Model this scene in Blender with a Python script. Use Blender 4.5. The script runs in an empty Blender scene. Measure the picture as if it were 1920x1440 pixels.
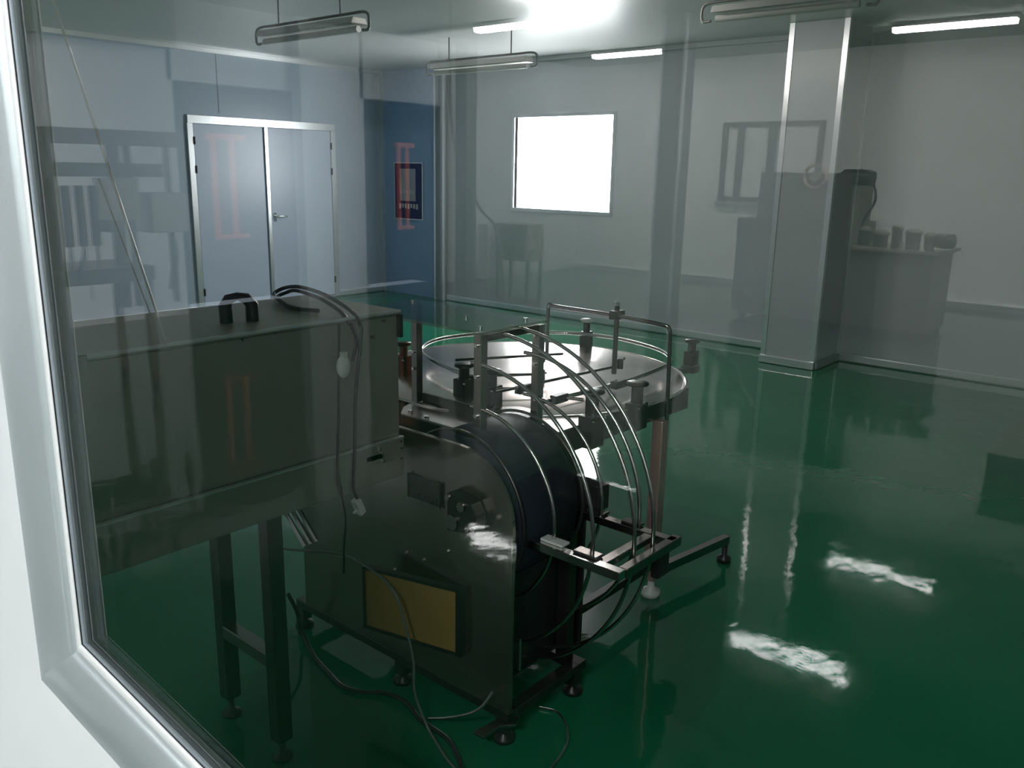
import bpy, bmesh, math, random
from mathutils import Vector, Matrix
random.seed(4)
S = bpy.context.scene
C = S.collection
PI = math.pi

# ---------------------------------------------------------------- camera, world, exposure
EYE = 1.6
yaw, pitch, roll = 0.701545, 0.2452177, 0.0193722
F = Vector((math.cos(yaw)*math.cos(pitch), math.sin(yaw)*math.cos(pitch), -math.sin(pitch)))
R = Vector((math.sin(yaw), -math.cos(yaw), 0)); U = R.cross(F)
R2 = R*math.cos(roll)+U*math.sin(roll); U2 = U*math.cos(roll)-R*math.sin(roll)
cam = bpy.data.cameras.new('camera'); co = bpy.data.objects.new('camera', cam); C.objects.link(co)
m = Matrix((R2, U2, -F)).transposed().to_4x4(); m.translation = Vector((0, 0, EYE))
co.matrix_world = m
cam.sensor_fit = 'HORIZONTAL'; cam.sensor_width = 36; cam.lens = 36*1597.3/1920
cam.clip_start = .02; cam.clip_end = 60
S.camera = co

W = bpy.data.worlds.new('world'); S.world = W; W.use_nodes = True
W.node_tree.nodes['Background'].inputs[0].default_value = (.75, .87, 1, 1)
W.node_tree.nodes['Background'].inputs[1].default_value = 1.0
S.view_settings.view_transform = 'Standard'; S.view_settings.look = 'None'
S.view_settings.gamma = 1; S.view_settings.use_curve_mapping = False
S.view_settings.exposure = 0.12
S.cycles.max_bounces = 10; S.cycles.glossy_bounces = 6; S.cycles.transparent_max_bounces = 16
S.cycles.diffuse_bounces = 4

L_WINDOW = 17.0        # daylight in the far window
L_STRIP = 128.0        # LED battens in the photographer's hall
L_DOME = 95.0         # two ceiling lights in the room

# ---------------------------------------------------------------- materials
def mat(name, col, rough=.5, metal=0, emit=None, bump=0, bscale=40, var=0, vscale=6, spec=.5, stretch=None, coat=0):
    M = bpy.data.materials.new(name); M.use_nodes = True; nt = M.node_tree; b = nt.nodes['Principled BSDF']
    b.inputs['Base Color'].default_value = (*col, 1); b.inputs['Roughness'].default_value = rough
    b.inputs['Metallic'].default_value = metal; b.inputs['Specular IOR Level'].default_value = spec
    b.inputs['Coat Weight'].default_value = coat; b.inputs['Coat Roughness'].default_value = .08
    tc = nt.nodes.new('ShaderNodeTexCoord'); src = tc.outputs['Object']
    if stretch:
        mp = nt.nodes.new('ShaderNodeMapping'); mp.inputs['Scale'].default_value = stretch
        nt.links.new(src, mp.inputs[0]); src = mp.outputs[0]
    if var:
        n = nt.nodes.new('ShaderNodeTexNoise'); n.inputs['Scale'].default_value = vscale; n.inputs['Detail'].default_value = 5
        nt.links.new(src, n.inputs[0])
        r = nt.nodes.new('ShaderNodeMix'); r.data_type = 'RGBA'
        r.inputs[6].default_value = (*[c*(1-var) for c in col], 1); r.inputs[7].default_value = (*[min(1, c*(1+var)) for c in col], 1)
        nt.links.new(n.outputs[0], r.inputs[0]); nt.links.new(r.outputs[2], b.inputs['Base Color'])
    if bump:
        n2 = nt.nodes.new('ShaderNodeTexNoise'); n2.inputs['Scale'].default_value = bscale; n2.inputs['Detail'].default_value = 3
        nt.links.new(src, n2.inputs[0])
        bp = nt.nodes.new('ShaderNodeBump'); bp.inputs['Strength'].default_value = bump; bp.inputs['Distance'].default_value = .01
        nt.links.new(n2.outputs[0], bp.inputs['Height']); nt.links.new(bp.outputs[0], b.inputs['Normal'])
    if emit:
        b.inputs['Emission Color'].default_value = (*emit[0], 1); b.inputs['Emission Strength'].default_value = emit[1]
    return M

def glass_mat(name, tint, f0=.04, rough=0.0):
    M = bpy.data.materials.new(name); M.use_nodes = True; nt = M.node_tree; nt.nodes.clear()
    N = nt.nodes.new; out = N('ShaderNodeOutputMaterial'); mix = N('ShaderNodeMixShader')
    tr = N('ShaderNodeBsdfTransparent'); tr.inputs[0].default_value = (*tint, 1)
    gl = N('ShaderNodeBsdfGlossy'); gl.inputs['Roughness'].default_value = rough
    geo = N('ShaderNodeNewGeometry'); dot = N('ShaderNodeVectorMath'); dot.operation = 'DOT_PRODUCT'
    nt.links.new(geo.outputs['Normal'], dot.inputs[0]); nt.links.new(geo.outputs['Incoming'], dot.inputs[1])
    def m_(op, a, b=None):
        n = N('ShaderNodeMath'); n.operation = op
        for i, v in enumerate((a, b)):
            if v is None: continue
            if isinstance(v, (int, float)): n.inputs[i].default_value = v
            else: nt.links.new(v, n.inputs[i])
        return n.outputs[0]
    c = m_('ABSOLUTE', dot.outputs['Value']); k = m_('POWER', m_('SUBTRACT', 1.0, c), 5.0)
    f = m_('ADD', m_('MULTIPLY', k, 1-f0), f0)
    nt.links.new(f, mix.inputs[0]); nt.links.new(tr.outputs[0], mix.inputs[1]); nt.links.new(gl.outputs[0], mix.inputs[2])
    nt.links.new(mix.outputs[0], out.inputs[0]); return M

M = {}
M['wall'] = mat('wall_panel', (.44, .53, .64), .28, var=.04, vscale=2, spec=.4)
M['wall_unveiled'] = mat('unveiled_wall_panel', (.32, .47, .70), .28, var=.04, vscale=2, spec=.4)
M['wall_far'] = mat('window_wall_panel', (.54, .57, .60), .3, var=.04, vscale=2, spec=.4)
M['ceil'] = mat('ceiling_panel', (.55, .56, .56), .35, var=.03)
M['white_wall'] = mat('white_wall', (.74, .76, .79), .4, var=.03)
M['hall_wall'] = mat('hall_wall', (.84, .85, .83), .45, var=.03)
M['hall_ceil'] = mat('hall_ceiling', (.26, .34, .28), .5)
M['seam'] = mat('panel_seam', (.30, .33, .37), .4)
M['alu'] = mat('aluminium_trim', (.80, .82, .84), .28, metal=.75, var=.05, vscale=3, stretch=(1, 1, .2))
M['frame'] = mat('window_frame_aluminium', (.50, .55, .58), .34, metal=.5, var=.06, vscale=3, bump=.02, bscale=200)
M['jamb'] = mat('frame_jamb', (.42, .48, .55), .4, metal=.35)
M['nose'] = mat('frame_nose_edge', (.85, .86, .88), .3, metal=.2)
M['gasket'] = mat('black_gasket', (.02, .02, .025), .5)
M['door'] = mat('door_leaf', (.60, .68, .84), .3, var=.04)
M['steel'] = mat('brushed_steel', (.34, .31, .30), .24, metal=1, var=.10, vscale=4, bump=.03, bscale=60, stretch=(1, 1, 8))
M['steel_box'] = mat('matt_steel_sheet', (.47, .45, .41), .5, metal=.85, var=.08, vscale=3, bump=.02, bscale=90)
M['steel_dark'] = mat('dark_steel', (.10, .095, .09), .28, metal=.9, var=.15, vscale=5)
M['steel_plate'] = mat('polished_plate', (.36, .32, .29), .22, metal=.95, var=.12, vscale=3, bump=.02, bscale=12)
M['top'] = mat('turntable_steel', (.88, .80, .79), .25, metal=1, var=.06, vscale=3, bump=.015, bscale=30)
M['rod'] = mat('polished_rod', (.62, .60, .58), .14, metal=1)
M['pink_steel'] = mat('pinkish_steel', (.66, .42, .38), .35, metal=.7)  # pinkish steel for the turntable's front leg and the handwheel
M['bright'] = mat('bright_rod', (.92, .92, .9), .25, metal=.6)
M['chrome'] = mat('chrome', (.8, .8, .8), .1, metal=1)
M['black'] = mat('black_plastic', (.012, .012, .013), .35)
M['matt'] = mat('matt_black_cover', (.010, .011, .012), .85, spec=.1)
M['column'] = mat('dark_hall_column', (.10, .115, .105), .55)
M['drum'] = mat('drum_rubber', (.010, .016, .026), .6, spec=.25)
M['rubber'] = mat('cable_rubber', (.012, .013, .014), .4)
M['white_plastic'] = mat('white_plastic', (.62, .64, .62), .4)
M['kraft'] = mat('yellow_board', (.30, .20, .05), .6, var=.12, vscale=14)
M['lamp_off'] = mat('unlit_lamp', (.5, .5, .48), .35)
M['lamp_grey'] = mat('lamp_bracket', (.16, .16, .15), .4, metal=.5)
M['strip'] = mat('led_diffuser', (.9, .9, .9), .5, emit=((1, 1, 1), L_STRIP))
M['dome'] = mat('lit_dome', (.9, .88, .86), .5, emit=((1, .93, .90), L_DOME))
M['daylight'] = mat('bright_window_pane', (.9, .9, .9), .5, emit=((.96, .98, 1), L_WINDOW))
M['blue'] = mat('poster_blue', (.02, .035, .14), .4)
M['poster_white'] = mat('poster_white', (.42, .44, .50), .4)
M['poster_ink'] = mat('poster_ink', (.03, .04, .12), .5)
M['red'] = mat('red_paint', (.95, .20, .07), .4)
M['machine'] = mat('machine_grey', (.11, .11, .09), .4, metal=.3, var=.15, vscale=3)
M['machine_lt'] = mat('machine_light', (.34, .33, .28), .4, metal=.2, var=.1)
M['dark'] = mat('dark_opening', (.012, .016, .022), .7)
M['hosemat'] = mat('clear_hose', (.13, .16, .14), .2, spec=.8)
M['pvc'] = mat('white_print', (.6, .62, .62), .5)
M['glass'] = glass_mat('partition_glass', (.97, .985, .975), .050)
M['acrylic'] = glass_mat('clear_acrylic', (.72, .74, .71), .17, .02)
M['pane'] = glass_mat('hall_window_pane', (.8, .85, .82), .06)

def floor_mat(nm='green_epoxy', c0=(.006, .115, .050), c1=(.009, .145, .066)):
    Mx = bpy.data.materials.new(nm); Mx.use_nodes = True; nt = Mx.node_tree; b = nt.nodes['Principled BSDF']
    tc = nt.nodes.new('ShaderNodeTexCoord')
    n = nt.nodes.new('ShaderNodeTexNoise'); n.inputs['Scale'].default_value = 1.1; n.inputs['Detail'].default_value = 4
    r = nt.nodes.new('ShaderNodeMix'); r.data_type = 'RGBA'
    r.inputs[6].default_value = (*c0, 1); r.inputs[7].default_value = (*c1, 1)
    nt.links.new(tc.outputs['Object'], n.inputs[0]); nt.links.new(n.outputs[0], r.inputs[0]); nt.links.new(r.outputs[2], b.inputs['Base Color'])
    b.inputs['Roughness'].default_value = .042; b.inputs['Specular IOR Level'].default_value = .5
    mp = nt.nodes.new('ShaderNodeMapping'); mp.inputs['Scale'].default_value = (1, 1, 1); mp.inputs['Rotation'].default_value = (0, 0, .7)
    a = nt.nodes.new('ShaderNodeTexNoise'); a.inputs['Scale'].default_value = 5.0; a.inputs['Detail'].default_value = 5; a.inputs['Roughness'].default_value = .45
    nt.links.new(tc.outputs['Object'], mp.inputs[0]); nt.links.new(mp.outputs[0], a.inputs[0])
    bp = nt.nodes.new('ShaderNodeBump'); bp.inputs['Strength'].default_value = .22; bp.inputs['Distance'].default_value = .010
    nt.links.new(a.outputs[0], bp.inputs['Height']); nt.links.new(bp.outputs[0], b.inputs['Normal'])
    return Mx
M['floor'] = floor_mat(c0=(.007, .145, .066), c1=(.010, .178, .083))
M['hall_floor'] = floor_mat('dimmed_green_epoxy', (.006, .048, .024), (.009, .060, .031))  # same green epoxy, darkened to weaken its reflection in the glass

# ---------------------------------------------------------------- mesh helpers
class MB:
    """collects shapes of ONE part in world coordinates"""
    def __init__(s): s.v = []; s.f = []; s.sm = []
    def add(s, vs, fs, smooth=False):
        o = len(s.v); s.v += [Vector(v) for v in vs]; s.f += [tuple(i+o for i in f) for f in fs]; s.sm += [smooth]*len(fs); return s
    def box(s, x0, x1, y0, y1, z0, z1):
        x0, x1 = sorted((x0, x1)); y0, y1 = sorted((y0, y1)); z0, z1 = sorted((z0, z1))
        vs = [(x, y, z) for z in (z0, z1) for y in (y0, y1) for x in (x0, x1)]
        return s.add(vs, [(0, 2, 3, 1), (4, 5, 7, 6), (0, 1, 5, 4), (2, 6, 7, 3), (0, 4, 6, 2), (1, 3, 7, 5)])
    def bar(s, a, b, w, h=None, up=(0, 0, 1)):
        a = Vector(a); b = Vector(b); h = h or w; d = (b-a).normalized(); up = Vector(up)
        if abs(d.dot(up)) > .98: up = Vector((0, 1, 0))
        x = d.cross(up).normalized()*w/2; y = x.cross(d).normalized()*h/2
        vs = [p+i*x+j*y for p in (a, b) for i, j in ((-1, -1), (1, -1), (1, 1), (-1, 1))]
        return s.add(vs, [(3, 2, 1, 0), (4, 5, 6, 7), (0, 1, 5, 4), (1, 2, 6, 5), (2, 3, 7, 6), (3, 0, 4, 7)])
    def tube(s, pts, r, n=10, closed=False, caps=True):
        P = [Vector(p) for p in pts]; k = len(P); rings = []
        t0 = (P[1]-P[0]).normalized(); nrm = t0.orthogonal().normalized()
        for i in range(k):
            if closed: t = (P[(i+1) % k]-P[i-1]).normalized()
            else: t = (P[min(i+1, k-1)]-P[max(i-1, 0)]).normalized()
            nrm = (nrm-t*nrm.dot(t)).normalized(); bn = t.cross(nrm)
            rr = r[i] if isinstance(r, (list, tuple)) else r
            rings.append([P[i]+(nrm*math.cos(2*PI*j/n)+bn*math.sin(2*PI*j/n))*rr for j in range(n)])
        vs = [v for q in rings for v in q]; fs = []
        for i in range(k if closed else k-1):
            i2 = (i+1) % k
            for j in range(n): fs.append((i*n+j, i*n+(j+1) % n, i2*n+(j+1) % n, i2*n+j))
        s.add(vs, fs, True)
        if caps and not closed:
            s.add(rings[0], [tuple(range(n))[::-1]]); s.add(rings[-1], [tuple(range(n))])
        return s
    def cyl(s, a, b, r, n=20, r2=None): return s.tube([a, b], [r, r if r2 is None else r2], n)
    def prism(s, pts, axis, a, b):
        def P(u, v, w): return {'Z': (u, v, w), 'X': (w, u, v), 'Y': (u, w, v)}[axis]
        n = len(pts); vs = [P(u, v, a) for u, v in pts]+[P(u, v, b) for u, v in pts]
        return s.add(vs, [tuple(range(n))[::-1], tuple(range(n, 2*n))]+[(i, (i+1) % n, (i+1) % n+n, i+n) for i in range(n)])
    def lathe(s, c, prof, n=24, axis='Z'):
        c = Vector(c); vs = []
        for r, h in prof:
            for j in range(n):
                a = 2*PI*j/n; u, v = r*math.cos(a), r*math.sin(a)
                vs.append(c+Vector({'Z': (u, v, h), 'X': (h, u, v), 'Y': (u, h, v)}[axis]))
        fs = [(i*n+j, i*n+(j+1) % n, (i+1)*n+(j+1) % n, (i+1)*n+j) for i in range(len(prof)-1) for j in range(n)]
        fs += [tuple(range(n))[::-1], tuple((len(prof)-1)*n+j for j in range(n))]
        return s.add(vs, fs, True)
    def sphere(s, c, r, sc=(1, 1, 1), n=12):
        c = Vector(c); prof = [(math.sin(PI*i/n), -math.cos(PI*i/n)) for i in range(n+1)]; vs = []
        for rr, h in prof:
            for j in range(n): a = 2*PI*j/n; vs.append(c+Vector((rr*math.cos(a)*r*sc[0], rr*math.sin(a)*r*sc[1], h*r*sc[2])))
        return s.add(vs, [(i*n+j, i*n+(j+1) % n, (i+1)*n+(j+1) % n, (i+1)*n+j) for i in range(n) for j in range(n)], True)
    def mirror(s):                     # to the photographer's side of the glass (plane x = .373)
        for v in s.v: v.x = .746-v.x
        return s

def wloc(o):
    p = Vector((0, 0, 0))
    while o: p += o.location; o = o.parent
    return p

def obj(name, mb, material, parent=None, bevel=0, smooth=False, label=None):
    me = bpy.data.meshes.new(name)
    if parent is None:
        lo = Vector([min(v[i] for v in mb.v) for i in range(3)]); hi = Vector([max(v[i] for v in mb.v) for i in range(3)])
        base = Vector(((lo.x+hi.x)/2, (lo.y+hi.y)/2, lo.z)); org = base
    else: base = Vector((0, 0, 0)); org = wloc(parent)
    me.from_pydata([tuple(v-org) for v in mb.v], [], mb.f)
    bm = bmesh.new(); bm.from_mesh(me); bmesh.ops.remove_doubles(bm, verts=bm.verts, dist=1e-6) if smooth else None
    bmesh.ops.recalc_face_normals(bm, faces=bm.faces); bm.to_mesh(me); bm.free()
    if len(me.polygons) == len(mb.sm):
        for p, q in zip(me.polygons, mb.sm): p.use_smooth = q
    me.materials.append(M[material] if isinstance(material, str) else material)
    o = bpy.data.objects.new(name, me); C.objects.link(o); o.location = base; o.parent = parent
    if bevel:
        b = o.modifiers.new('bevel', 'BEVEL'); b.width = bevel; b.segments = 2; b.limit_method = 'ANGLE'; b.angle_limit = .6
    if label: o['label'] = label
    return o

def tag(o, label, cat, group=None):
    o['label'] = label; o['category'] = cat
    if group: o['group'] = group
    return o
def thing(name, label, cat, loc, group=None):
    o = bpy.data.objects.new(name, None); C.objects.link(o); o.location = loc; o.empty_display_size = .1
    return tag(o, label, cat, group)
def struct(name, mb, material, parent=None, bevel=0):
    o = obj(name, mb, material, parent, bevel)
    if parent is None: o['kind'] = 'structure'
    return o
def spline(pts, n=8):
    P = [Vector(p) for p in pts]; P = [2*P[0]-P[1]]+P+[2*P[-1]-P[-2]]; out = []
    for i in range(1, len(P)-2):
        for k in range(n):
            t = k/n; a, b, c, d = P[i-1], P[i], P[i+1], P[i+2]
            out.append(.5*((2*b)+(c-a)*t+(2*a-5*b+4*c-d)*t*t+(3*b-a-3*c+d)*t**3))
    out.append(P[-2]); return out

# ---------------------------------------------------------------- the room behind the glass (structure)
XG = .373; K2 = 2*XG; XB = 7.65; YA = 8.75; ZC = 2.80; YS = -3.2; HX = -11.25; HC = 3.26
struct('floor', MB().box(.40, XB+.3, YS-.3, YA+.3, -.12, 0), 'floor')
struct('hall_floor', MB().box(HX-.2, .399, YS-.3, YA+.3, -.12, 0), 'hall_floor')
struct('ceiling', MB().box(XG-.06, XB+.3, YS-.3, YA+.3, ZC, ZC+.12), 'ceil')
wl = struct('wall_left', MB().box(XG-.04, XB+.2, YA, YA+.2, 0, 2.9), 'wall')
WY0, WY1, WZ0, WZ1 = 5.16, 6.49, 1.19, 2.18
w = MB()
w.box(XB, XB+.15, WY1, YA+.1, 0, ZC); w.box(XB, XB+.15, YS-.1, WY0, 0, ZC)
w.box(XB, XB+.15, WY0, WY1, 0, WZ0); w.box(XB, XB+.15, WY0, WY1, WZ1, ZC)
wb = struct('wall_back', w, 'wall_far')
struct('wall_right', MB().box(XG, XB+.15, YS-.15, YS, 0, ZC), 'wall_far')
# bright window
win = struct('window_1', MB().box(XB+.05, XB+.07, WY0, WY1, WZ0, WZ1), 'daylight')
f = MB(); t_ = .035
f.box(XB-.012, XB+.09, WY0-.01, WY1+.01, WZ0-t_, WZ0); f.box(XB-.012, XB+.09, WY0-.01, WY1+.01, WZ1, WZ1+t_)
f.box(XB-.012, XB+.09, WY0-t_, WY0, WZ0-t_, WZ1+t_); f.box(XB-.012, XB+.09, WY1, WY1+t_, WZ0-t_, WZ1+t_)
obj('window_frame', f, 'alu', win)
# corner of the same wall, coloured bluer for the missing reflection haze there
struct('wall_corner', MB().box(XB-.012, XB-.001, 7.72, YA, 0, ZC), 'wall_unveiled')
# slim upright between the corner and the window wall
tr = struct('trim_1', MB().box(XB-.06, XB-.013, 7.56, 7.70, 0, ZC), 'seam')
obj('edge_strip', MB().box(XB-.075, XB-.055, 7.695, 7.725, 0, ZC), 'alu', tr)
obj('edge_strip', MB().box(XB-.075, XB-.055, 7.545, 7.575, 0, ZC), 'alu', tr)
struct('trim_2', MB().box(XB-.045, XB-.011, YA-.045, YA-.001, 0, ZC), 'alu')
# panel joints of the walls
for x in (5.32,):
    struct('trim_3', MB().box(x-.004, x+.004, YA-.004, YA+.01, 2.15 if 4.9 < x < 6.9 else 0, ZC), 'seam')
# coving between walls and ceiling
struct('trim_5', MB().box(XB-.05, XB-.001, YS, 7.56, ZC-.045, ZC-.001), 'wall_far')
struct('trim_6', MB().box(XG+.05, XB-.05, YA-.05, YA-.001, ZC-.045, ZC-.001), 'alu')
# skirtings
struct('baseboard_back', MB().box(XB-.05, XB-.013, YS, 7.54, .001, .075), 'alu', bevel=.012)
struct('baseboard_left', MB().box(XG+.05, 4.90, YA-.05, YA-.001, .001, .075), 'alu', bevel=.012)
struct('baseboard_corner', MB().box(6.87, XB-.05, YA-.05, YA-.001, .001, .075), 'alu', bevel=.012)
# boxed column by the back wall
cx0, cx1, cy0, cy1 = 7.07, XB-.001, 2.62, 3.09
col = struct('column', MB().box(cx0, cx1, cy0, cy1, .001, ZC-.001), 'wall_far')
for (x, y) in ((cx0, cy0), (cx0, cy1), (cx1-.03, cy0)):
    sx = .028
    obj('corner_strip', MB().box(x-.008, x+.035, y-.008 if y == cy0 else y-.035, y+.035 if y == cy0 else y+.008, .001, ZC-.002), 'alu', col)
obj('skirting', MB().box(cx0-.03, cx0-.008, cy0-.01, cy1+.01, .002, .07), 'alu', col, .008)
obj('skirting', MB().box(cx0, cx1-.05, cy0-.03, cy0-.008, .002, .07), 'seam', col, .008)
# double door
dr = struct('door_1', MB().box(4.925, 6.865, YA-.03, YA-.001, 2.03, 2.11), 'alu')
for x0, x1 in ((4.915, 4.985), (6.80, 6.87)): obj('jamb', MB().box(x0, x1, YA-.03, YA-.002, .002, 2.03), 'alu', dr, .004)
d1 = obj('door_leaf', MB().box(4.99, 5.84, YA-.022, YA-.003, .035, 2.025), 'door', dr, .003)
d2 = obj('door_leaf', MB().box(5.905, 6.795, YA-.022, YA-.003, .035, 2.025), 'door', dr, .003)
obj('meeting_stile', MB().box(5.855, 5.90, YA-.038, YA-.003, .03, 2.03), 'alu', dr, .003)
obj('threshold', MB().box(4.99, 6.80, YA-.04, YA-.002, .002, .030), 'alu', dr)
for x in (4.988, 6.798):
    for z in (.22, 1.55, 1.85): obj('hinge', MB().cyl((x, YA-.034, z-.04), (x, YA-.034, z+.04), .010, 10), 'black', dr)
h = MB().box(5.94, 5.975, YA-.03, YA-.022, .97, 1.07).cyl((5.957, YA-.03, 1.03), (5.957, YA-.075, 1.03), .011, 12)
h.tube([(5.957, YA-.072, 1.03), (6.0, YA-.078, 1.03), (6.09, YA-.072, 1.028)], .010, 10)
obj('door_handle', h, 'chrome', d2)
# poster in the corner
ps = thing('wall_poster', 'blue framed safety poster with pale middle on the blue corner wall', 'poster', (XB-.02, 8.235, .97))
obj('board', MB().box(XB-.026, XB-.013, 7.985, 8.485, .98, 1.665), 'blue', ps)
obj('picture_panel', MB().box(XB-.029, XB-.0262, 8.10, 8.39, 1.20, 1.60), 'poster_white', ps)
g = MB()
for k in range(5):
    y = 8.13+.055*k; g.box(XB-.031, XB-.0292, y, y+.03, 1.29, 1.33+.015*(k % 2))
for k in range(7):
    y = 8.06+.052*k; g.box(XB-.0285, XB-.0262, y, y+.034, 1.10+.008*(k % 3), 1.165)
obj('print_marks', g, 'pvc', ps)['kind'] = 'stuff'
g = MB(); T = .012
g.box(XB-.03, XB-.013, 7.97, 7.985, .965, 1.68); g.box(XB-.03, XB-.013, 8.485, 8.5, .965, 1.68)
g.box(XB-.03, XB-.013, 7.985, 8.485, .965, .98); g.box(XB-.03, XB-.013, 7.985, 8.485, 1.665, 1.68)
obj('poster_frame', g, 'alu', ps)

# ---------------------------------------------------------------- glazed partition beside the camera
OY, OZ, OT, OR = .980, 1.030, 2.30, -1.9      # opening of the glass
w = MB()
w.box(.372, .44, OY+.10, YA+.05, 0, HC); w.box(.372, .44, YS-.1, OR-.10, 0, HC)
w.box(.372, .44, OR-.10, OY+.10, 0, OZ-.40); w.box(.372, .44, OR-.10, OY+.10, OT+.08, HC)
w.prism([(OR-.10, OZ-.40), (OY+.10, OZ-.40), (OY+.10, OZ-.075), (OR-.10, OZ-.075-.095*(OY-OR+.1))], 'X', .372, .44)
struct('wall_partition', w, 'white_wall')
gl = struct('window_2', MB().prism([(OR-.02, OZ-.02-.095*(OY-OR)), (OY+.02, OZ-.02), (OY+.02, OT+.02), (OR-.02, OT+.02)], 'X', XG-.004, XG+.004), 'glass')
# profiled aluminium frame: left post, sill, right post, head (mitred, cross-section swept round the opening)
TILT = .11                                    # the sill runs slightly out of level
def ring(sec, name, material):
    """sweep a section [(x, offset outward)] round the opening, mitred at the corners, one part per side"""
    zs = lambda o: o*.60 if o > 0 else o
    corners = lambda o: [(OY+o, OZ-zs(o)-TILT*o), (OR-o, OZ-zs(o)-TILT*(OY-OR)), (OR-o, OT+o), (OY+o, OT+o)]
    for k in range(4):
        mb = MB(); vs = []; n = len(sec)
        for e in (k, (k+1) % 4):
            for x, o in sec: y, z = corners(o)[e]; vs.append((x, y, z))
        mb.add(vs, [(i, i+1, n+i+1, n+i) for i in range(n-1)], True)
        mb.add([vs[0], vs[n-1], vs[2*n-1], vs[n]], [(0, 1, 2, 3)])
        mb.add(vs, [tuple(range(n))[::-1], tuple(range(n, 2*n))])
        obj(name, mb, material, gl)
face = [(.3715-.0182*math.sin(PI*.8*(k/12))**.8, .154-.157*(k/12)) for k in range(13)]
ring(face+[(.3715, -.003)], 'frame_bar', 'frame')
ring([(.3712, -.002), (.3632, -.0032), (.3608, -.0055), (.3600, -.010), (.3606, -.0145), (.3622, -.016), (.3712, -.013)], 'frame_nose', 'nose')
ring([(.3712, -.0125), (.3623, -.0158), (.3632, -.0166), (.3640, -.0160), (.3712, -.012)], 'gasket', 'gasket')
ring([(.3690, .02), (.3641, .02), (.3641, -.0160), (.3690, -.0145)], 'frame_jamb', 'jamb')

# ---------------------------------------------------------------- the photographer's hall, seen mirrored in the glass
def V(mb): return mb.mirror()
struct('hall_ceiling', MB().box(HX-.2, .371, YS-.3, YA+.3, HC, HC+.12), 'hall_ceil')
struct('hall_wall_far', MB().box(HX-.15, HX, YS-.1, YA+.1, 0, HC), 'hall_wall')
struct('hall_wall_side', MB().box(HX, .371, YS-.15, YS, 0, HC), 'hall_wall')
w = MB()
for a, b in ((.44, 4.80), (6.28, 7.35), (8.72, 12.05)): w.box(.746-a if a > .44 else .371, .746-b, YA, YA+.15, 0, HC)
w.box(-4.0, -5.48, YA, YA+.15, 2.45, HC); w.box(-6.55, -7.92, YA, YA+.15, 2.45, HC)
struct('hall_wall_left', w, 'white_wall')
for i, (a, b) in enumerate(((4.80, 6.28), (7.35, 8.72))):
    # dark door recesses
    d = struct('door_%d' % (i+2), V(MB().box(a, b, YA+.6, YA+.62, 0, 2.45)), 'dark')
    g = MB()
    g.box(a+.001, a+.02, YA+.002, YA+.6, 0.001, 2.449); g.box(b-.02, b-.001, YA+.002, YA+.6, 0.001, 2.449)
    g.box(a+.02, b-.02, YA+.002, YA+.6, 2.43, 2.449)
    obj('reveal', V(g), 'dark', d)
struct('trim_7', V(MB().box(.45, 4.80, YA-.15, YA-.002, 2.74, HC-.001)), 'hall_ceil')
struct('baseboard_far', MB().box(HX+.001, HX+.05, YS, YA, .001, .08), 'alu')
# far window of the hall
hw = struct('window_3', V(MB().box(12.0, 12.04, 4.66, 6.10, 1.28, 2.30)), 'pane')
g = MB()
for a, b, c, d in ((4.62, 6.14, 2.28, 2.35), (4.62, 6.14, 1.22, 1.29), (4.62, 4.70, 1.29, 2.28), (6.06, 6.14, 1.29, 2.28), (5.30, 5.42, 1.29, 2.28), (5.80, 5.90, 1.29, 2.28)):
    g.box(11.97, 12.049, a, b, c, d)
obj('window_frame', V(g), 'machine', hw)
obj('sill', V(MB().box(11.90, 12.049, 4.55, 6.20, 1.18, 1.215)), 'alu', hw)
# columns
hc = struct('hall_column', V(MB().box(8.55, 8.75, 4.88, 5.17, .001, HC-.001)), 'column')
for a, b in ((8.53, 4.87), (8.53, 5.145)): obj('corner_strip', V(MB().box(a, a+.03, b, b+.03, .002, HC-.002)), 'alu', hc)
struct('hall_pipe_column', V(MB().box(8.55, 8.75, 8.1, 8.3, .001, HC-.001)), 'column')
struct('hall_pier', V(MB().box(6.30, 6.46, YA-.14, YA-.002, .001, HC-.001)), 'white_wall')

# LED battens of the hall
def strip(cx, y0, y1, label, grp='LED battens in the hall mirrored in the glass'):
    o = thing('led_batten', label, 'ceiling light', (.746-cx, (y0+y1)/2, HC-.07), grp)
    obj('housing', V(MB().box(cx-.075, cx+.075, y0, y1, HC-.045, HC-.001)), 'lamp_off', o)
    obj('diffuser', V(MB().prism([(cx-.07, HC-.046), (cx+.07, HC-.046), (cx+.055, HC-.095), (cx-.055, HC-.095)], 'Y', y0+.01, y1-.01)), 'strip', o)
strip(7.88, 6.25, 7.30, 'lit white batten mirrored above the bright window, left of the other two')
strip(10.55, 6.20, 7.50, 'lit white batten mirrored at the top right of the bright window')
strip(10.45, 2.15, 3.38, 'lit white batten mirrored in the top right corner of the view')
strip(7.88, 2.27, 3.50, 'lit hall batten above the frame, mirrored as the nearer glare on the floor')
OFF = 'unseen batten added on the hall ceiling outside the frame to brighten the hall'  # extra unseen lamps, added to brighten the hall and its reflection
for cx, ya in ((2.6, -.9), (5.2, .5), (5.2, -2.6), (1.6, 7.0), (7.88, -1.8), (10.5, -1.9)): strip(cx, ya, ya+1.15, OFF, 'LED battens added outside the view')

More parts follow.
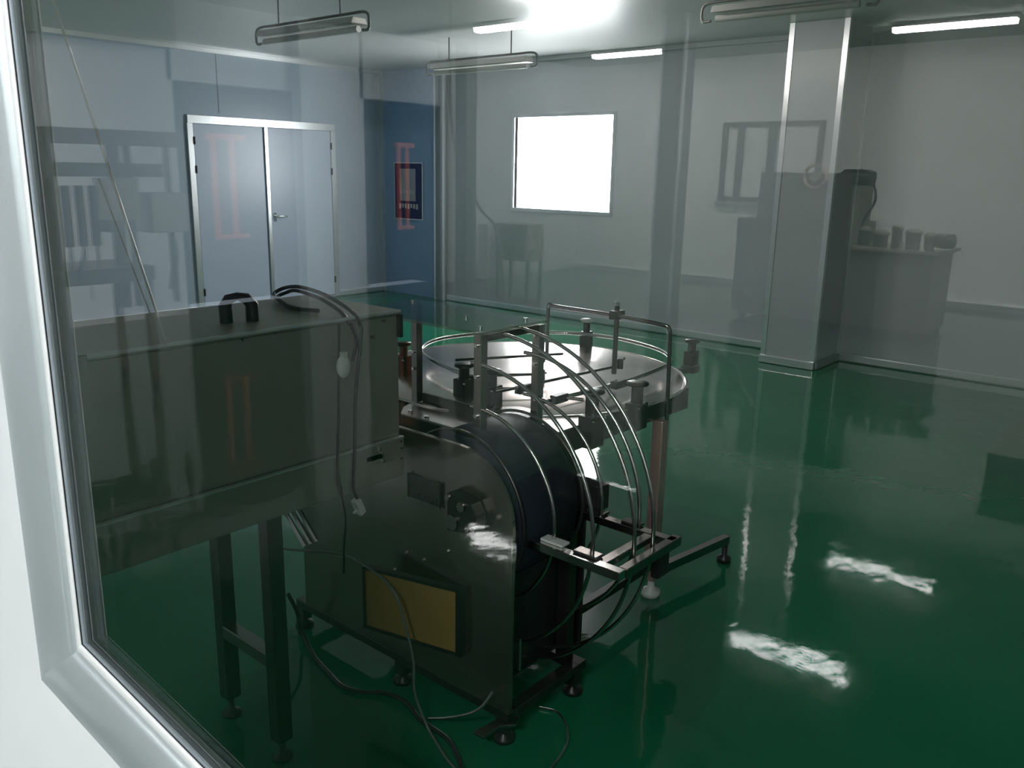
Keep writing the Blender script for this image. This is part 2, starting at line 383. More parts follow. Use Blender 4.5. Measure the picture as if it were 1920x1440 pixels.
# big machine mirrored on the right
fm = thing('filling_machine', 'grey filling machine with tall body and worktable, mirrored over the boxed column', 'machine', (.746-9.6, 3.2, 0))
obj('lower_cabinet', V(MB().box(9.2, 10.1, 3.20, 4.45, .06, 1.13)), 'machine', fm, .01)
obj('upper_cabinet', V(MB().box(9.3, 10.0, 3.24, 4.27, 1.132, 1.64)), 'machine', fm, .01)
obj('side_cabinet', V(MB().box(9.28, 10.0, 2.34, 3.195, .05, .86)), 'machine', fm, .01)
obj('worktop', V(MB().box(9.2, 10.05, 2.28, 3.195, .862, .90)), 'machine_lt', fm, .005)
obj('handwheel', V(MB().tube([(9.24, 3.62+.12*math.cos(a*PI/12), 1.60+.12*math.sin(a*PI/12)) for a in range(24)], .022, 8, True)), 'pink_steel', fm)
obj('wheel_hub', V(MB().cyl((9.22, 3.62, 1.60), (9.30, 3.62, 1.60), .05, 16)), 'machine_lt', fm)
obj('motor', V(MB().lathe((9.5, 3.28, 1.60), [(.06, -.2), (.085, -.16), (.085, .12), (.05, .16)], 16, 'Y')), 'black', fm)
for k in range(5):
    y = 2.42+.16*k; rr = .05+.02*(k % 2)
    hd = obj('filling_head', V(MB().cyl((9.35, y, .90), (9.35, y, 1.02+.03*(k % 3)), rr, 16)), 'machine', fm)
    obj('cap', V(MB().lathe((9.35, y, 1.02+.03*(k % 3)), [(rr*1.2, 0), (rr*1.2, .03), (rr*.5, .06)], 16)), 'machine_lt', hd)
obj('gear_motor', V(MB().lathe((9.35, 2.30, 1.0), [(.04, -.12), (.075, -.1), (.075, .05), (.04, .09)], 16, 'Y')), 'machine', fm)
for k in range(3): obj('bracket', V(MB().box(9.2, 9.26, 2.36+.14*k, 2.39+.14*k, .90, .98)), 'machine_lt', fm)
for k in range(3): obj('gauge', V(MB().cyl((9.19, 3.45+.3*k, .98-.05*k), (9.17, 3.45+.3*k, .98-.05*k), .035, 16)), 'machine_lt', fm)
for y in (2.4, 3.1, 3.3, 4.35):
    for x in (9.3, 9.95): obj('foot', V(MB().cyl((x, y, 0), (x, y, .06), .035, 12)), 'black', fm)
obj('door', V(MB().box(9.18, 9.199, 3.28, 4.36, .16, 1.04)), 'machine', fm, .004)
hz = obj('curved_hose', V(MB().tube(spline([(9.4, 3.20, 1.60), (9.38, 3.08, 1.58), (9.35, 3.0, 1.38), (9.35, 3.10, 1.15), (9.35, 3.12, .90)]), .014, 8)), 'rubber', fm)

# bottling machine mirrored on the left
bm_ = thing('capping_machine', 'tall grey machine with beams and cylinders, mirrored at the left above the steel box', 'machine', (.746-2.85, 6.2, 0))
obj('top_beam', V(MB().box(2.36, 3.30, 5.95, 6.1, 1.72, 1.82)), 'machine', bm_)
obj('second_beam', V(MB().box(2.36, 3.12, 5.9, 6.1, 1.51, 1.60)), 'machine', bm_)
for x, wd in ((2.40, .05), (2.83, .07), (2.93, .03), (3.22, .02)):
    obj('post', V(MB().box(x-wd/2, x+wd/2, 6.0, 6.06, .60, 1.72)), 'machine', bm_)
for k, x in enumerate((2.47, 2.56, 2.65)):
    cy = obj('cylinder', V(MB().cyl((x, 5.98, 1.05), (x, 5.98, 1.45), .032, 14)), 'machine', bm_)
    obj('piston_rod', V(MB().cyl((x, 5.98, .85), (x, 5.98, 1.05), .012, 10)), 'steel', cy)
obj('hopper', V(MB().prism([(2.72, 1.50), (2.96, 1.50), (2.93, 1.22), (2.76, 1.22)], 'Y', 5.94, 6.12)), 'machine_lt', bm_)
obj('control_box', V(MB().box(3.02, 3.30, 5.92, 6.15, 1.12, 1.40)), 'machine_lt', bm_, .01)
obj('box_arm', V(MB().tube(spline([(3.20, 6.0, 1.12), (3.22, 6.0, .95), (3.17, 6.0, .70)]), .022, 10)), 'machine', bm_)
obj('drive_block', V(MB().box(2.70, 2.80, 5.9, 6.1, 1.14, 1.22)), 'machine', bm_)
obj('conveyor', V(MB().box(2.30, 2.98, 5.86, 6.45, .80, .90)), 'machine', bm_)
for x in (2.36, 2.95):
    for y in (5.92, 6.4): obj('leg', V(MB().box(x-.025, x+.025, y-.025, y+.025, .08, .795)), 'machine', bm_)
obj('air_hose', V(MB().tube(spline([(2.52, 5.9, 1.0), (2.47, 5.85, .93), (2.46, 5.86, .85), (2.52, 5.9, .80)]), .010, 8)), 'rubber', bm_)
for k, x in enumerate((2.52, 2.88)): obj('nozzle', V(MB().cyl((x, 5.84, .70), (x, 5.84, .80), .008, 8)), 'chrome', bm_)
for x in (2.36, 2.95):
    for y in (5.92, 6.4): obj('foot', V(MB().cyl((x, y, 0), (x, y, .08), .03, 12)), 'black', bm_)

# small equipment mirrored under the bright window
sm = thing('control_cabinet', 'small dark-fronted cabinet mirrored below the bright window', 'cabinet', (.746-9.9, 8.3, 0))
obj('body', V(MB().box(9.72, 10.1, 7.96, 8.60, .30, .84)), 'machine_lt', sm, .01)
obj('front_panel', V(MB().box(9.705, 9.719, 8.02, 8.54, .34, .79)), 'machine', sm)
for y in (7.99, 8.57):
    for x in (9.76, 10.06): obj('leg', V(MB().box(x-.02, x+.02, y-.02, y+.02, 0, .30)), 'machine', sm)
wp = thing('white_panel', 'narrow white upright board mirrored left of the small cabinet', 'board', (.746-9.42, 8.55, 0))
obj('sheet', V(MB().box(9.40, 9.43, 8.46, 8.64, .03, .83)), 'white_plastic', wp)
obj('base', V(MB().box(9.35, 9.48, 8.44, 8.66, 0, .03)), 'machine', wp)
for k in range(2):
    x0, x1 = ((5.17, 5.58), (7.86, 8.14))[k]
    o = thing('red_tube_rack', ('red tubular rack mirrored over the left door leaf', 'red tubular rack mirrored over the blue poster')[k], 'rack', (.746-(x0+x1)/2, 8.7, 0))
    for x in (x0+.02, (x0*.4+x1*.6)): obj('upright', V(MB().cyl((x, 8.70, .80), (x, 8.70, 1.92), .034, 12)), 'red', o)
    obj('top_rail', V(MB().tube([(x0-.05, 8.70, 1.90), (x1, 8.70, 1.90)], .034, 12)), 'red', o)
    obj('bottom_rail', V(MB().tube([(x0, 8.70, .82), (x1, 8.70, .82)], .028, 12)), 'red', o)
tag(obj('hanging_hose', V(MB().tube(spline([(6, 5.89, HC-.001), (6, 5.88, 2.1), (6, 5.72, 1.54), (6, 5.50, 1.25), (6, 5.30, 1.07), (6, 5.2, .6), (6.05, 5.15, .02)]), .012, 8)), 'hosemat'),
    'thin grey hose hanging from the hall ceiling, mirrored left of the bright window', 'hose')
tag(obj('floor_hose', V(MB().tube(spline([(7.3, 3.74, .02), (6.9, 3.4, .02), (6.66, 3.13, .02), (6.0, 2.75, .02), (5.62, 2.49, .02), (5.47, 2.44, .02)]), .016, 8)), 'rubber'),
    'dark hose curving over the hall floor, mirrored left of the column foot', 'hose')
ec = thing('reflection_blocker', 'matt black case added in the hall to keep reflections off the lower machine', 'case', (.746-2.1, 1.33, 0))  # assumed dark object, added to cut the reflected haze over the machine
obj('body', V(MB().box(2.0, 2.2, .99, 1.67, .05, .58)), 'matt', ec, .012)
obj('lid', V(MB().box(1.992, 2.208, .98, 1.68, .581, .62)), 'matt', ec, .01)
for x in (2.04, 2.16):
    for y in (1.05, 1.60): obj('wheel', V(MB().cyl((x, y-.012, .025), (x, y+.012, .025), .025, 16)), 'black', ec)
obj('handle', V(MB().tube([(1.985, 1.2, .45), (1.965, 1.2, .45), (1.965, 1.36, .45), (1.985, 1.36, .45)], .008, 8)), 'black', ec)
cr = thing('low_crate', 'low dark crate mirrored at the right edge of the green floor', 'crate', (.746-5.4, .55, 0))
obj('body', V(MB().box(5.0, 5.9, .30, .86, .0, .16)), 'dark', cr, .01)
obj('rim', V(MB().box(4.99, 5.91, .29, .87, .161, .18)), 'machine', cr, .004)

# ---------------------------------------------------------------- lamps in the room
def batten(x, y0, y1, z, label):
    o = thing('hanging_lamp', label, 'ceiling light', (x, (y0+y1)/2, z-.12), 'unlit suspended lamps of the room')
    obj('body', MB().prism([(x-.055, z-.03), (x+.055, z-.03), (x+.075, z-.075), (x-.075, z-.075)], 'Y', y0+.10, y1-.10), 'lamp_off', o, .005)
    obj('tube_lamp', MB().cyl((x, y0+.11, z-.105), (x, y1-.11, z-.105), .022, 14), 'lamp_off', o)
    obj('top_rail', MB().tube(spline([(x, y0+.07, z-.115), (x, y0+.015, z-.115), (x, y0, z-.08), (x, y0+.01, z-.02), (x, y0+.07, z), (x, y0+.2, z)])+
        spline([(x, y1-.2, z), (x, y1-.07, z), (x, y1-.01, z-.02), (x, y1, z-.08), (x, y1-.015, z-.115), (x, y1-.07, z-.115)]), .010, 8), 'lamp_grey', o)
    for y in (y0+.30, y1-.30): obj('hanger_rod', MB().cyl((x, y, z), (x, y, ZC-.001), .006, 8), 'lamp_grey', o)
batten(4.03, 4.72, 6.04, 2.62, 'unlit hanging lamp with curved bracket ends, at the top left of the ceiling')
batten(6.09, 4.93, 6.30, 2.60, 'unlit hanging lamp with curved bracket ends, before the corner left of the bright window')
batten(5.5, 1.88, 3.04, 2.71, 'unlit hanging lamp with curved bracket ends, above the boxed column')
for (x, y, r, lb) in ((4.98, 4.02, .10, 'larger round lit ceiling light at the top edge, left one'), (5.08, 3.48, .065, 'smaller round lit ceiling light at the top edge, right one')):
    o = thing('ceiling_light', lb, 'ceiling light', (x, y, ZC-.09), 'round ceiling lights of the room')
    obj('base_ring', MB().lathe((x, y, ZC-.02), [(r, 0), (r, .019)], 28), 'lamp_off', o)
    obj('diffuser', MB().lathe((x, y, ZC-.09), [(r*.15, 0), (r*.6, .01), (r*.9, .035), (r*.97, .069)], 28), 'dome', o)

# ---------------------------------------------------------------- steel conveyor box on legs
BX0, BX1, BY0, BY1, BZ0, BZ1 = .47, 1.535, 1.70, 2.09, .765, 1.232
cb = thing('steel_machine_cabinet', 'large matt steel box on square legs, left of the rotary machine', 'machine', (1.1, 1.9, 0))
SEAM = .875
obj('body', MB().box(BX0, BX1, BY0+.004, BY1, SEAM+.001, BZ1-.014), 'steel_box', cb, .003)
obj('lid', MB().box(BX0-.004, BX1+.004, BY0-.004, BY1+.004, BZ1-.013, BZ1), 'steel_box', cb, .003)
obj('skirt_panel', MB().box(BX0, BX1+.002, BY0-.012, BY1, BZ0, SEAM), 'steel_box', cb, .003)
obj('seam_strip', MB().box(BX0, BX1, BY0-.014, BY0-.001, SEAM+.0005, SEAM+.0045), 'alu', cb)
obj('lid_strip', MB().box(BX0, BX1, BY0-.008, BY0-.0045, BZ1-.006, BZ1+.001), 'alu', cb)
obj('corner_bracket', MB().box(.67, .705, BY0-.016, BY0+.05, BZ1-.025, BZ1+.004), 'steel', cb, .002)
obj('side_trim', MB().box(BX1-.006, BX1+.006, BY0-.010, BY0+.006, BZ1-.075, BZ1-.012), 'steel_dark', cb, .002)
for (x, z) in ((1.06, 1.215), (1.48, 1.208), (1.44, 1.17)): obj('screw', MB().cyl((x, BY0+.004, z), (x, BY0-.004, z), .004, 10), 'steel', cb)
for z in (.79, .815, .845, .865): obj('screw', MB().cyl((1.527, BY0-.006, z), (1.527, BY0-.012, z), .0035, 10), 'chrome', cb)
lt = obj('latch', MB().box(1.40, 1.46, BY0-.012, BY0-.006, .832, .850), 'steel', cb, .002)
for (x, z) in ((1.445, .862), (1.455, .846), (1.457, .826)): obj('latch_pin', MB().cyl((x, BY0-.006, z), (x, BY0-.018, z), .004, 8), 'chrome', lt)
hb = MB().tube([(1.102, 1.835, BZ1), (1.100, 1.835, BZ1+.040), (1.108, 1.832, BZ1+.056), (1.128, 1.826, BZ1+.062), (1.148, 1.820, BZ1+.056), (1.160, 1.815, BZ1+.040), (1.160, 1.815, BZ1)], [.016, .016, .0135, .010, .0135, .016, .016], 10)
obj('bail_handle', hb, 'black', cb)
for (x, y) in ((1.152, 1.795), (1.168, 2.075), (.50, 1.8), (.50, 2.075)):
    l = obj('leg', MB().box(x-.008, x+.037, y-.02, y+.025, .06, BZ0-.001), 'steel_dark', cb, .003)
    obj('foot', MB().lathe((x+.014, y, 0), [(.028, 0), (.028, .008), (.010, .018), (.008, .06)], 14), 'black', l)
obj('crossbar', MB().box(1.157, 1.197, 1.82, 2.055, .27, .31), 'steel', cb, .003)
for x0 in (.505,): obj('crossbar', MB().box(x0, x0+.04, 1.82, 2.055, .27, .31), 'steel', cb, .003)
for k in range(3):
    obj('slide_rail', MB().bar((1.335+.022*k, 2.03, .68), (1.365+.022*k, 1.93, .53), .006, .012), 'rod', cb)
obj('slide_bracket', MB().bar((1.36, 2.0, .764), (1.36, 2.0, .66), .06, .03), 'steel', cb)

# leaning rod; the second, thinner one imitates its doubled image in the glass
lr = thing('leaning_rod_with_ghost', 'thin shiny rod leaning up from the steel box, with its double image from the glass', 'rod', (.872, 1.69, 1.232))
obj('rod', MB().cyl((.872, 1.690, 1.2335), (.712, 1.70, 1.90), .0026, 10).cyl((.712, 1.70, 1.90), (.69, 1.70, 1.99), .0026, 10), 'bright', lr)
obj('rod', MB().cyl((.862, 1.692, 1.234), (.765, 1.695, 1.57), .0015, 8), 'bright', lr)
obj('tip', MB().cyl((.873, 1.6895, 1.2335), (.868, 1.6895, 1.25), .0036, 8), 'bright', lr)

# cable looped over the box with two white plugs
pc = thing('power_cable', 'black doubled cable looped over the steel box with white plugs', 'cable', (1.36, 1.75, BZ1))
loop = spline([(1.36, 1.690, 1.215), (1.355, 1.72, 1.243), (1.37, 1.82, 1.264), (1.41, 1.98, 1.266), (1.425, 2.05, 1.252), (1.395, 2.05, 1.242), (1.345, 1.95, 1.239), (1.325, 1.86, 1.239), (1.345, 1.80, 1.239)])
obj('cord', MB().tube(loop, .0052, 8), 'rubber', pc)
obj('cord', MB().tube(spline([(1.395, 1.689, 1.20), (1.38, 1.70, 1.240), (1.375, 1.80, 1.274), (1.40, 1.95, 1.280), (1.425, 2.06, 1.264), (1.385, 2.055, 1.250), (1.335, 1.95, 1.248), (1.315, 1.87, 1.240), (1.34, 1.79, 1.239)]), .0052, 8), 'rubber', pc)
obj('cord', MB().tube(spline([(1.36, 1.688, 1.216), (1.375, 1.686, 1.17), (1.360, 1.686, 1.12)]), .0045, 8), 'rubber', pc)
obj('cord', MB().tube(spline([(1.395, 1.688, 1.20), (1.388, 1.687, 1.15), (1.378, 1.686, 1.10), (1.366, 1.686, 1.0), (1.357, 1.684, .86), (1.352, 1.684, .78), (1.362, 1.684, .745)]), .0045, 8), 'rubber', pc)
obj('cord', MB().tube(spline([(1.322, 1.687, 1.22), (1.318, 1.686, 1.15), (1.312, 1.686, 1.0), (1.302, 1.684, .86), (1.31, 1.684, .78), (1.335, 1.70, .69), (1.35, 1.73, .60), (1.37, 1.76, .50)]), .0035, 8), 'rubber', pc)
obj('plug', MB().sphere((1.321, 1.672, 1.115), .020, (1, .6, 1.5)).box(1.316, 1.328, 1.664, 1.68, 1.135, 1.152), 'white_plastic', pc)
obj('plug', MB().bar((1.358, 1.684, .742), (1.375, 1.684, .700), .026, .02).bar((1.348, 1.684, .706), (1.362, 1.684, .712), .007, .007), 'white_plastic', pc, .003)

# ---------------------------------------------------------------- rotary drum machine
AX, AZ = 1.585, .652             # drum axis (y, z)
rm = thing('rotary_bottle_machine', 'polished steel rotary machine with curved guide rods around a dark drum', 'machine', (1.8, 1.8, 0))
def plate(y1, z0, y0, ztop, r, x0, x1, n=10):
    pts = [(y1, z0), (y0, z0)]
    for k in range(n+1):
        a = k/n*PI/2; pts.append((y0+r-r*math.cos(a), ztop-r+r*math.sin(a)))
    pts.append((y1, ztop)); return MB().prism(pts, 'X', x0, x1)
obj('side_plate', plate(2.30, .105, 1.357, .862, .20, 1.62, 1.635), 'steel_plate', rm, .002)
obj('rear_plate', plate(2.10, .14, 1.39, .84, .20, 2.0, 2.012), 'steel_dark', rm, .002)
obj('top_cover', MB().box(1.636, 1.998, 1.70, 2.10, .700, .708), 'steel_dark', rm)
obj('lower_cover', MB().box(1.636, 1.998, 1.50, 2.10, .182, .20), 'steel_dark', rm)
obj('front_cover', MB().box(1.637, 1.998, 1.436, 1.442, .14, .47), 'black', rm, .001)
# drum
dm = obj('drum', MB().lathe((1.66, AX, AZ), [(.05, 0), (.215, 0), (.232, .012), (.232, .25), (.215, .262), (.05, .262)], 48, 'X'), 'drum', rm)
for x in (1.655, 1.925): obj('drum_rim', MB().tube([(x, AX+.238*math.cos(a*PI/30), AZ+.238*math.sin(a*PI/30)) for a in range(60)], .005, 6, True), 'steel_dark', dm)
obj('hub', MB().cyl((1.636, AX, AZ), (1.66, AX, AZ), .03, 16), 'steel_dark', dm)
obj('block', MB().box(2.013, 2.07, 1.35, 1.44, .60, .68), 'black', rm, .003)
# guard posts
PT = 1.158
for (x, y, zb) in ((1.72, 1.570, .712), (1.965, 1.560, .81), (1.99, 2.115, .81)):
    p = obj('guard_post', MB().box(x-.014, x+.014, y-.014, y+.014, zb, PT), 'steel', rm, .002)
    for z in ((.925, 1.04, PT-.03) if y < 2 else (.93, .99, PT-.03)): obj('bolt', MB().cyl((x-.022, y, z), (x-.012, y, z), .006, 8), 'chrome', p)
obj('top_bar', MB().box(1.735, 1.95, 1.552, 1.580, PT-.020, PT), 'steel_dark', rm, .002)
obj('lid', MB().box(1.706, 2.0, 1.556, 2.135, PT+.001, PT+.009), 'acrylic', rm)
for (x, y) in ((1.75, 1.60), (1.95, 1.60), (1.95, 2.09), (1.75, 2.09), (1.85, 1.75)): obj('lid_bolt', MB().cyl((x, y, PT+.009), (x, y, PT+.016), .007, 10), 'chrome', rm)
# curved guide rods
def arc(x, r, a0, a1, cy=AX, cz=AZ, tail=None, n=40):
    pts = []
    for k in range(n+1):
        a = math.radians(a0+(a1-a0)*k/n); pts.append((x, cy-r*math.sin(a), cz+r*math.cos(a)))
    if tail: pts = tail+pts
    return pts
RR = .0058
for (x, r, a0, a1, tl) in ((1.72, .292, 0, 172, None), (1.72, .420, -2, 180, None), (1.955, .285, 0, 150, None), (1.955, .415, 0, 178, None),
                           (1.795, .500, -2, 176, None), (1.885, .503, -2, 186, None)):
    tl = [(x, AX+.02+.0, AZ+r)] if tl is None else tl
    g = obj('guide_rod', MB().tube(arc(x, r, a0+2, a1, tail=tl), RR, 10), 'rod', rm)
    pe = arc(x, r, a1, a1)[0]; obj('end_stud', MB().cyl(pe, (pe[0]-.03, pe[1]+.02, pe[2]+.004), .008, 8), 'chrome', g)
# horizontal support frame
zf = .61; sf = obj('support_bar', MB().box(1.682, 1.712, 1.055, 1.40, zf-.012, zf+.012), 'rod', rm, .002)
obj('support_bar', MB().box(1.945, 1.975, 1.055, 1.42, zf-.012, zf+.012), 'steel', rm, .002)
obj('support_bar', MB().box(1.712, 1.990, 1.052, 1.078, zf-.014, zf+.012), 'steel', rm, .002)
obj('support_bar', MB().box(1.712, 1.945, 1.115, 1.145, zf-.008, zf+.010), 'steel', rm, .002)
for y in (1.19, 1.30): obj('pad', MB().box(1.700, 1.735, y-.05, y+.025, zf+.0125, zf+.02), 'white_plastic' if y > 1.2 else 'steel', rm, .002)
for y in (1.20, 1.32): obj('pad', MB().box(1.952, 1.985, y-.03, y+.03, zf+.0125, zf+.02), 'steel_dark', rm, .002)
obj('rod_clamp', MB().box(1.93, 1.99, 1.085, 1.11, zf-.11, zf-.014), 'black', rm, .004)
# bearing bracket on the plate
bb = obj('bearing_bracket', MB().prism([(1.560, .620), (1.455, .640), (1.450, .690), (1.47, .722), (1.56, .735)], 'X', 1.575, 1.619), 'black', rm, .004)
for (y, z, r) in ((1.535, .655, .022), (1.50, .71, .014), (1.55, .725, .008), (1.475, .65, .008), (1.455, .66, .009)):
    obj('bolt_head', MB().cyl((1.575, y, z), (1.566, y, z), r, 14), 'steel', bb)
# counter plate
npl = obj('counter_plate', MB().box(1.612, 1.6195, 1.620, 1.756, .660, .732), 'steel_dark', rm, .001)
obj('side_slot', MB().box(1.609, 1.6118, 1.752, 1.756, .655, .735), 'black', npl); obj('side_slot', MB().box(1.609, 1.6118, 1.620, 1.624, .655, .735), 'black', npl)
g = MB()
for k in range(9): g.box(1.6105, 1.6118, 1.735-.012*k-.006, 1.735-.012*k, .662, .672+.006*((k*7) % 3))
obj('counter_digits', g, 'black', npl)
for y in (1.752, 1.624): obj('screw', MB().cyl((1.612, y, .657), (1.606, y, .657), .004, 8), 'chrome', npl)
for (y, z) in ((1.83, .395), (1.70, .47), (1.60, .53), (1.775, .47)): obj('rivet', MB().cyl((1.62, y, z), (1.615, y, z), .005, 8), 'chrome', rm)
# yellow inspection panel, hinged slightly open
def yp(u, z, d=0):     # u along panel from right (near) end to left
    a = math.radians(100); ex = Vector((math.cos(a), math.sin(a), 0)); nx = Vector((-math.sin(a), math.cos(a), 0))
    return Vector((1.604, 1.545, 0))+ex*u+nx*d+Vector((0, 0, z))
def yquad(u0, u1, z00, z01, z10, z11, d0, d1):
    vs = [yp(u0, z00, d0), yp(u1, z10, d0), yp(u1, z11, d0), yp(u0, z01, d0), yp(u0, z00, d1), yp(u1, z10, d1), yp(u1, z11, d1), yp(u0, z01, d1)]
    return MB().add(vs, [(0, 1, 2, 3), (7, 6, 5, 4), (0, 4, 5, 1), (1, 5, 6, 2), (2, 6, 7, 3), (3, 7, 4, 0)])
obj('yellow_panel', yquad(.0, .335, .236, .430, .222, .410, .0, .006), 'kraft', rm)
for (a, b, c, d, e, f_) in ((-.020, .0, .226, .442, .226, .440), (.335, .345, .212, .420, .212, .420), (-.01, .345, .430, .442, .410, .420), (-.01, .345, .226, .236, .212, .222)):
    obj('panel_frame', yquad(a, b, c, d, e, f_, -.012, .010), 'steel_dark', rm)
# base frame, legs and feet
obj('base_rail', MB().box(1.622, 1.66, 1.36, 2.36, .075, .104), 'steel_dark', rm, .002)
obj('base_rail', MB().box(1.96, 2.0, 1.36, 2.36, .075, .104), 'steel_dark', rm, .002)
obj('base_rail', MB().box(1.66, 1.96, 2.32, 2.36, .075, .104), 'steel_dark', rm, .002)
obj('base_rail', MB().box(1.66, 1.96, 1.9, 1.94, .075, .104), 'steel_dark', rm, .002)
obj('base_rail', MB().box(1.66, 1.96, 1.36, 1.40, .075, .104), 'steel_dark', rm, .002)
for (x, y) in ((1.64, 2.34), (1.98, 2.34), (1.64, 1.39), (1.96, 1.38), (1.64, 1.82)):
    l = obj('leg', MB().box(x-.018, x+.018, y-.018, y+.018, .03, .0749), 'steel_dark', rm)
    obj('foot', MB().lathe((x, y, 0), [(.032, 0), (.032, .012), (.012, .022), (.010, .03)], 14), 'black', l)
obj('rear_leg', MB().box(1.93, 1.968, 1.39, 1.43, .1045, .55), 'steel_dark', rm)
obj('corner_angle', MB().prism([(1.53, 1.372), (1.60, 1.372), (1.635, 1.34), (1.675, 1.36), (1.645, 1.395), (1.53, 1.41)], 'Z', .066, .0745), 'steel', rm, .001)
obj('tie_rod', MB().cyl((1.648, 1.345, .34), (1.648, 1.345, .24), .004, 8), 'chrome', rm)
obj('gear_block', MB().box(1.72, 1.80, 1.47, 1.53, .2005, .26), 'steel_dark', rm, .006)
obj('gear_shaft', MB().cyl((1.70, 1.50, .235), (1.90, 1.50, .235), .02, 14), 'steel', rm)
obj('spacer_plate', MB().box(1.865, 1.999, 1.76, 2.09, .722, .736), 'steel', rm, .002)

# drain rod hooked under the machine
tag(obj('hooked_rod', MB().tube(spline([(1.548, 1.607, .012), (1.55, 1.53, .05), (1.55, 1.45, .10), (1.57, 1.415, .13), (1.60, 1.40, .17)]), .0045, 8), 'rod'),
    'short bent metal rod on the floor under the yellow panel', 'rod')
tag(obj('steel_wire', MB().tube(spline([(1.815, 1.40, .008), (1.83, 1.35, .010), (1.81, 1.30, .010), (1.76, 1.25, .010), (1.70, 1.22, .010), (1.6, 1.2, .010)]), .0035, 8), 'rod'),
    'loose curved steel wire on the floor right of the rotary machine', 'wire')
tag(obj('clear_hose', MB().tube(spline([(1.40, 2.20, .43), (1.44, 2.10, .438), (1.50, 1.94, .453), (1.50, 1.80, .449), (1.50, 1.70, .413), (1.50, 1.648, .312), (1.50, 1.62, .22), (1.50, 1.615, .118), (1.50, 1.566, .034), (1.49, 1.52, .011), (1.46, 1.45, .011), (1.43, 1.36, .011), (1.38, 1.28, .011)]), .0038, 8), 'hosemat'),
    'clear hose arching across the yellow panel down to the floor', 'hose')
tag(obj('floor_cable', MB().tube(spline([(1.52, 2.26, .20), (1.54, 2.24, .13), (1.56, 2.25, .05), (1.53, 2.14, .009), (1.50, 2.02, .009), (1.483, 1.935, .009), (1.50, 1.87, .009), (1.55, 1.80, .009), (1.56, 1.72, .009), (1.53, 1.62, .009), (1.52, 1.5, .009), (1.48, 1.42, .009), (1.42, 1.33, .009)]), .007, 8), 'rubber'),
    'black cable trailing over the floor beside the cabinet legs', 'cable')

# ---------------------------------------------------------------- turntable
TX, TY, TZ = 2.62, 2.14, .80
tt = thing('bottle_turntable', 'round steel accumulation turntable with rails and black clamps, behind the curved rods', 'machine', (TX, TY, 0))
def arcpts(r, a0, a1, n): return [(TX+r*math.cos(math.radians(a0+(a1-a0)*k/n)), TY+r*math.sin(math.radians(a0+(a1-a0)*k/n))) for k in range(n+1)]
out = [(1.872, 1.552), (2.60, 1.545)]+[(TX+.655*math.cos(math.radians(a)), TY+.655*math.sin(math.radians(a))) for a in (-66, -54, -42, -30, -18, -6, 6, 18, 30, 42, 54, 66, 78, 90, 102, 114, 126, 138, 148)]
out += [(2.16, 2.40), (2.205, 2.33), (2.185, 2.25), (2.12, 2.19), (2.02, 2.15), (1.93, 2.12), (1.872, 2.07)]
out[1] = (2.50, 1.548)
obj('table_body', MB().prism(out, 'Z', .715, .795), 'steel_dark', tt, .003)
obj('top_plate', MB().prism([(x, y) for x, y in out], 'Z', .7955, .8005), 'top', tt)
obj('disc', MB().lathe((TX, TY, .8010), [(.628, 0), (.632, .002), (.628, .0045)], 96), 'top', tt)
obj('disc_edge', MB().tube([(x, y, .803) for x, y in arcpts(.641, 0, 354, 59)], .0035, 6, True), 'rod', tt)
obj('star_wheel', MB().cyl((2.12, 1.78, .8012), (2.12, 1.78, .809), .075, 40), 'steel', tt)
obj('gate_plate', MB().prism([(2.03, 1.93), (2.10, 1.97), (2.16, 1.95), (2.17, 1.90), (2.10, 1.86)], 'Z', .8013, .809), 'steel_dark', tt)
Z = .872
ringp = spline([(2.20, 1.96, Z), (2.205, 2.05, Z), (2.235, 2.19, Z), (2.33, 2.43, Z), (2.44, 2.56, Z), (2.60, 2.635, Z), (2.78, 2.62, Z), (2.95, 2.54, Z), (3.076, 2.42, Z), (3.165, 2.297, Z), (3.208, 2.112, Z), (3.165, 1.916, Z), (3.085, 1.77, Z), (2.942, 1.66, Z), (2.82, 1.632, Z), (2.592, 1.612, Z), (2.40, 1.618, Z), (2.185, 1.64, Z), (2.085, 1.65, Z)])
obj('guide_rail', MB().tube(ringp, .008, 10), 'rod', tt)
for p in (((2.068, 1.816, Z+.01), (2.719, 1.747, Z+.01)), ((2.259, 2.02, Z), (2.42, 1.895, Z)), ((2.36, 2.29, Z), (2.76, 2.06, Z))):
    obj('slide_rod', MB().cyl(p[0], p[1], .0055, 10), 'steel_dark', tt)
for (x, y, tx, ty) in ((2.49, 1.608, 2.52, 1.56), (2.185, 1.640, 2.24, 1.58), (2.20, 1.805, 2.14, 1.88)):
    c = obj('rod_clamp', MB().box(x-.035, x+.035, y-.014, y+.014, Z-.014, Z+.014), 'black', tt, .003)
    obj('clamp_arm', MB().cyl((x+.02, y, Z), (tx, ty, Z-.005), .006, 8), 'steel_dark', c)
def knob(x, y, zb, zt, wide=.028, light=False):
    zm = zb+(zt-zb)*.55
    b = obj('clamp_block', MB().box(x-wide, x+wide, y-wide*.8, y+wide*.8, zb, zm), 'black', tt, .003)
    obj('clamp_stem', MB().cyl((x, y, zm), (x, y, zt-.018), wide*.62, 14), 'black', b)
    k = MB().lathe((x, y, zt-.018), [(wide*.7, 0), (wide*1.15, .006), (wide*1.15, .014), (wide*.6, .018)], 12)
    obj('knob', k, 'white_plastic' if light else 'black', b)
    for s in (-1, 1): obj('clamp_screw', MB().cyl((x+s*wide*.9, y-wide*.8, zm-.012), (x+s*wide*.9, y-wide*.8-.006, zm-.012), .004, 8), 'chrome', b)
knob(2.175, 2.065, .801, .925, .032)
knob(2.155, 1.915, .801, .932, .032)
knob(2.268, 2.489, .805, .93)
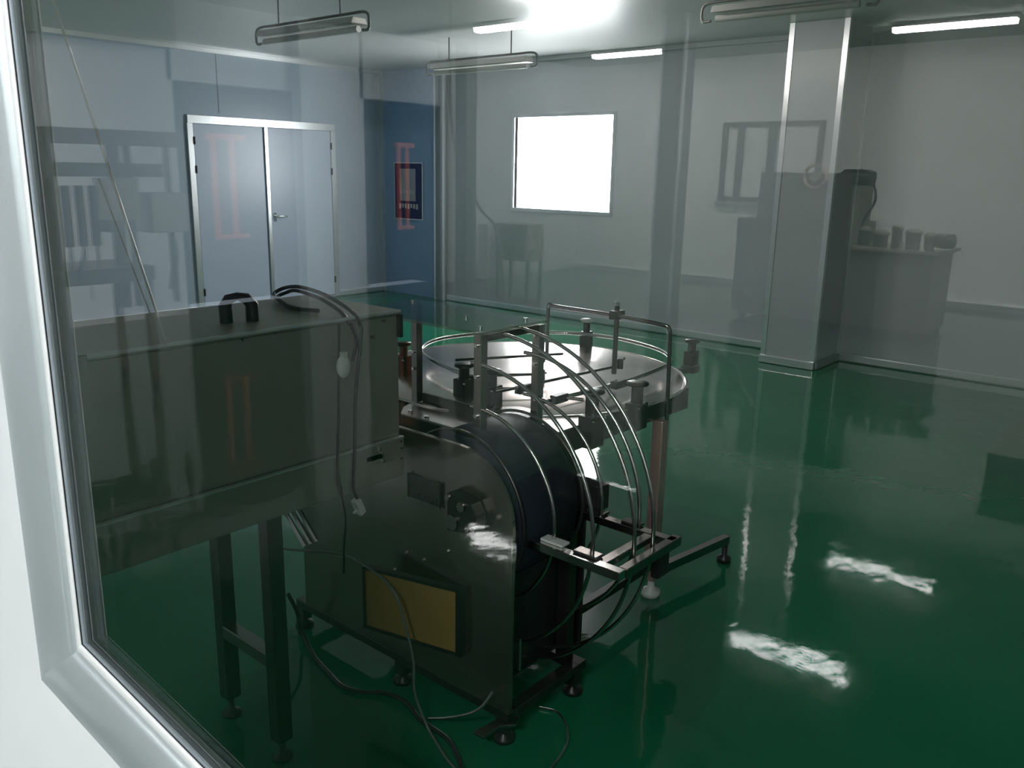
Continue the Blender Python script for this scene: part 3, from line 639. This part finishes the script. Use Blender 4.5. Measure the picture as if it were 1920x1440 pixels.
knob(2.225, 1.535, .72, .915, .036)
knob(2.475, 1.520, .73, .90, .034)
knob(3.24, 2.285, .801, .935, .026, True)
knob(3.24, 1.73, .801, .915)
knob(2.52, 1.99, .801, .90, .018)
obj('clamp_bracket', MB().bar((3.10, 1.80, .78), (3.26, 1.72, .78), .04, .02).box(3.21, 3.27, 1.70, 1.76, .77, .80), 'steel_dark', tt, .003)
# bent rod frame over the disc
obj('rod_frame', MB().tube(spline([(2.575, 2.0, .90), (2.575, 2.0, 1.09), (2.576, 1.985, 1.10)], 4)[:-1]+spline([(2.576, 1.985, 1.10), (2.59, 1.70, 1.095), (2.60, 1.52, 1.085), (2.61, 1.487, 1.07), (2.615, 1.483, 1.0), (2.62, 1.480, .74)], 6), .0075, 10), 'steel', tt)
obj('standpipe', MB().cyl((2.602, 1.703, .875), (2.602, 1.703, 1.13), .0095, 12), 'steel_dark', tt)
obj('pipe_clamp', MB().box(2.575, 2.63, 1.685, 1.72, 1.08, 1.112), 'black', tt, .003)
obj('pipe_cap', MB().cyl((2.602, 1.703, 1.13), (2.602, 1.703, 1.145), .010, 12), 'chrome', tt)
wn = obj('wing_nut', MB().cyl((2.69, 1.735, .875), (2.69, 1.735, .915), .012, 10), 'black', tt)
obj('wing', MB().bar((2.66, 1.735, .91), (2.72, 1.735, .91), .006, .010), 'black', wn)
obj('lower_shelf_plate', MB().box(1.872, 2.3, 1.60, 2.05, .690, .700), 'steel_dark', tt, .002)
for (x, y) in ((1.895, 2.05), (1.885, 1.96), (1.89, 1.80)):
    b = obj('spacer_bolt', MB().cyl((x, y, .700), (x, y, .803), .006, 8), 'steel_dark', tt); obj('nut', MB().cyl((x, y, .8008), (x, y, .809), .010, 6), 'chrome', b)
for (x, y) in ((2.68, 1.535), (2.12, 2.10), (3.12, 2.45), (2.45, 2.68)):
    l = obj('leg', MB().box(x-.024, x+.024, y-.020, y+.024, .07, .714), 'pink_steel' if y < 1.6 else 'steel_dark', tt, .003)
    obj('foot', MB().lathe((x, y, 0), [(.036, 0), (.038, .02), (.014, .034), (.011, .07)], 16), 'white_plastic' if y < 1.6 else 'black', l)
obj('floor_rail', MB().bar((2.705, 1.525, .10), (3.16, 1.46, .10), .03, .035), 'steel', tt)
obj('rail_foot', MB().lathe((3.15, 1.46, 0), [(.03, 0), (.03, .02), (.012, .03), (.012, .082)], 14), 'black', tt)
obj('cross_member', MB().box(2.14, 2.66, 1.52, 1.55, .12, .15), 'steel_dark', tt, .002)
obj('pulley_cover', MB().lathe((TX, TY, .60), [(.10, 0), (.16, .02), (.16, .113)], 32), 'steel_dark', tt)
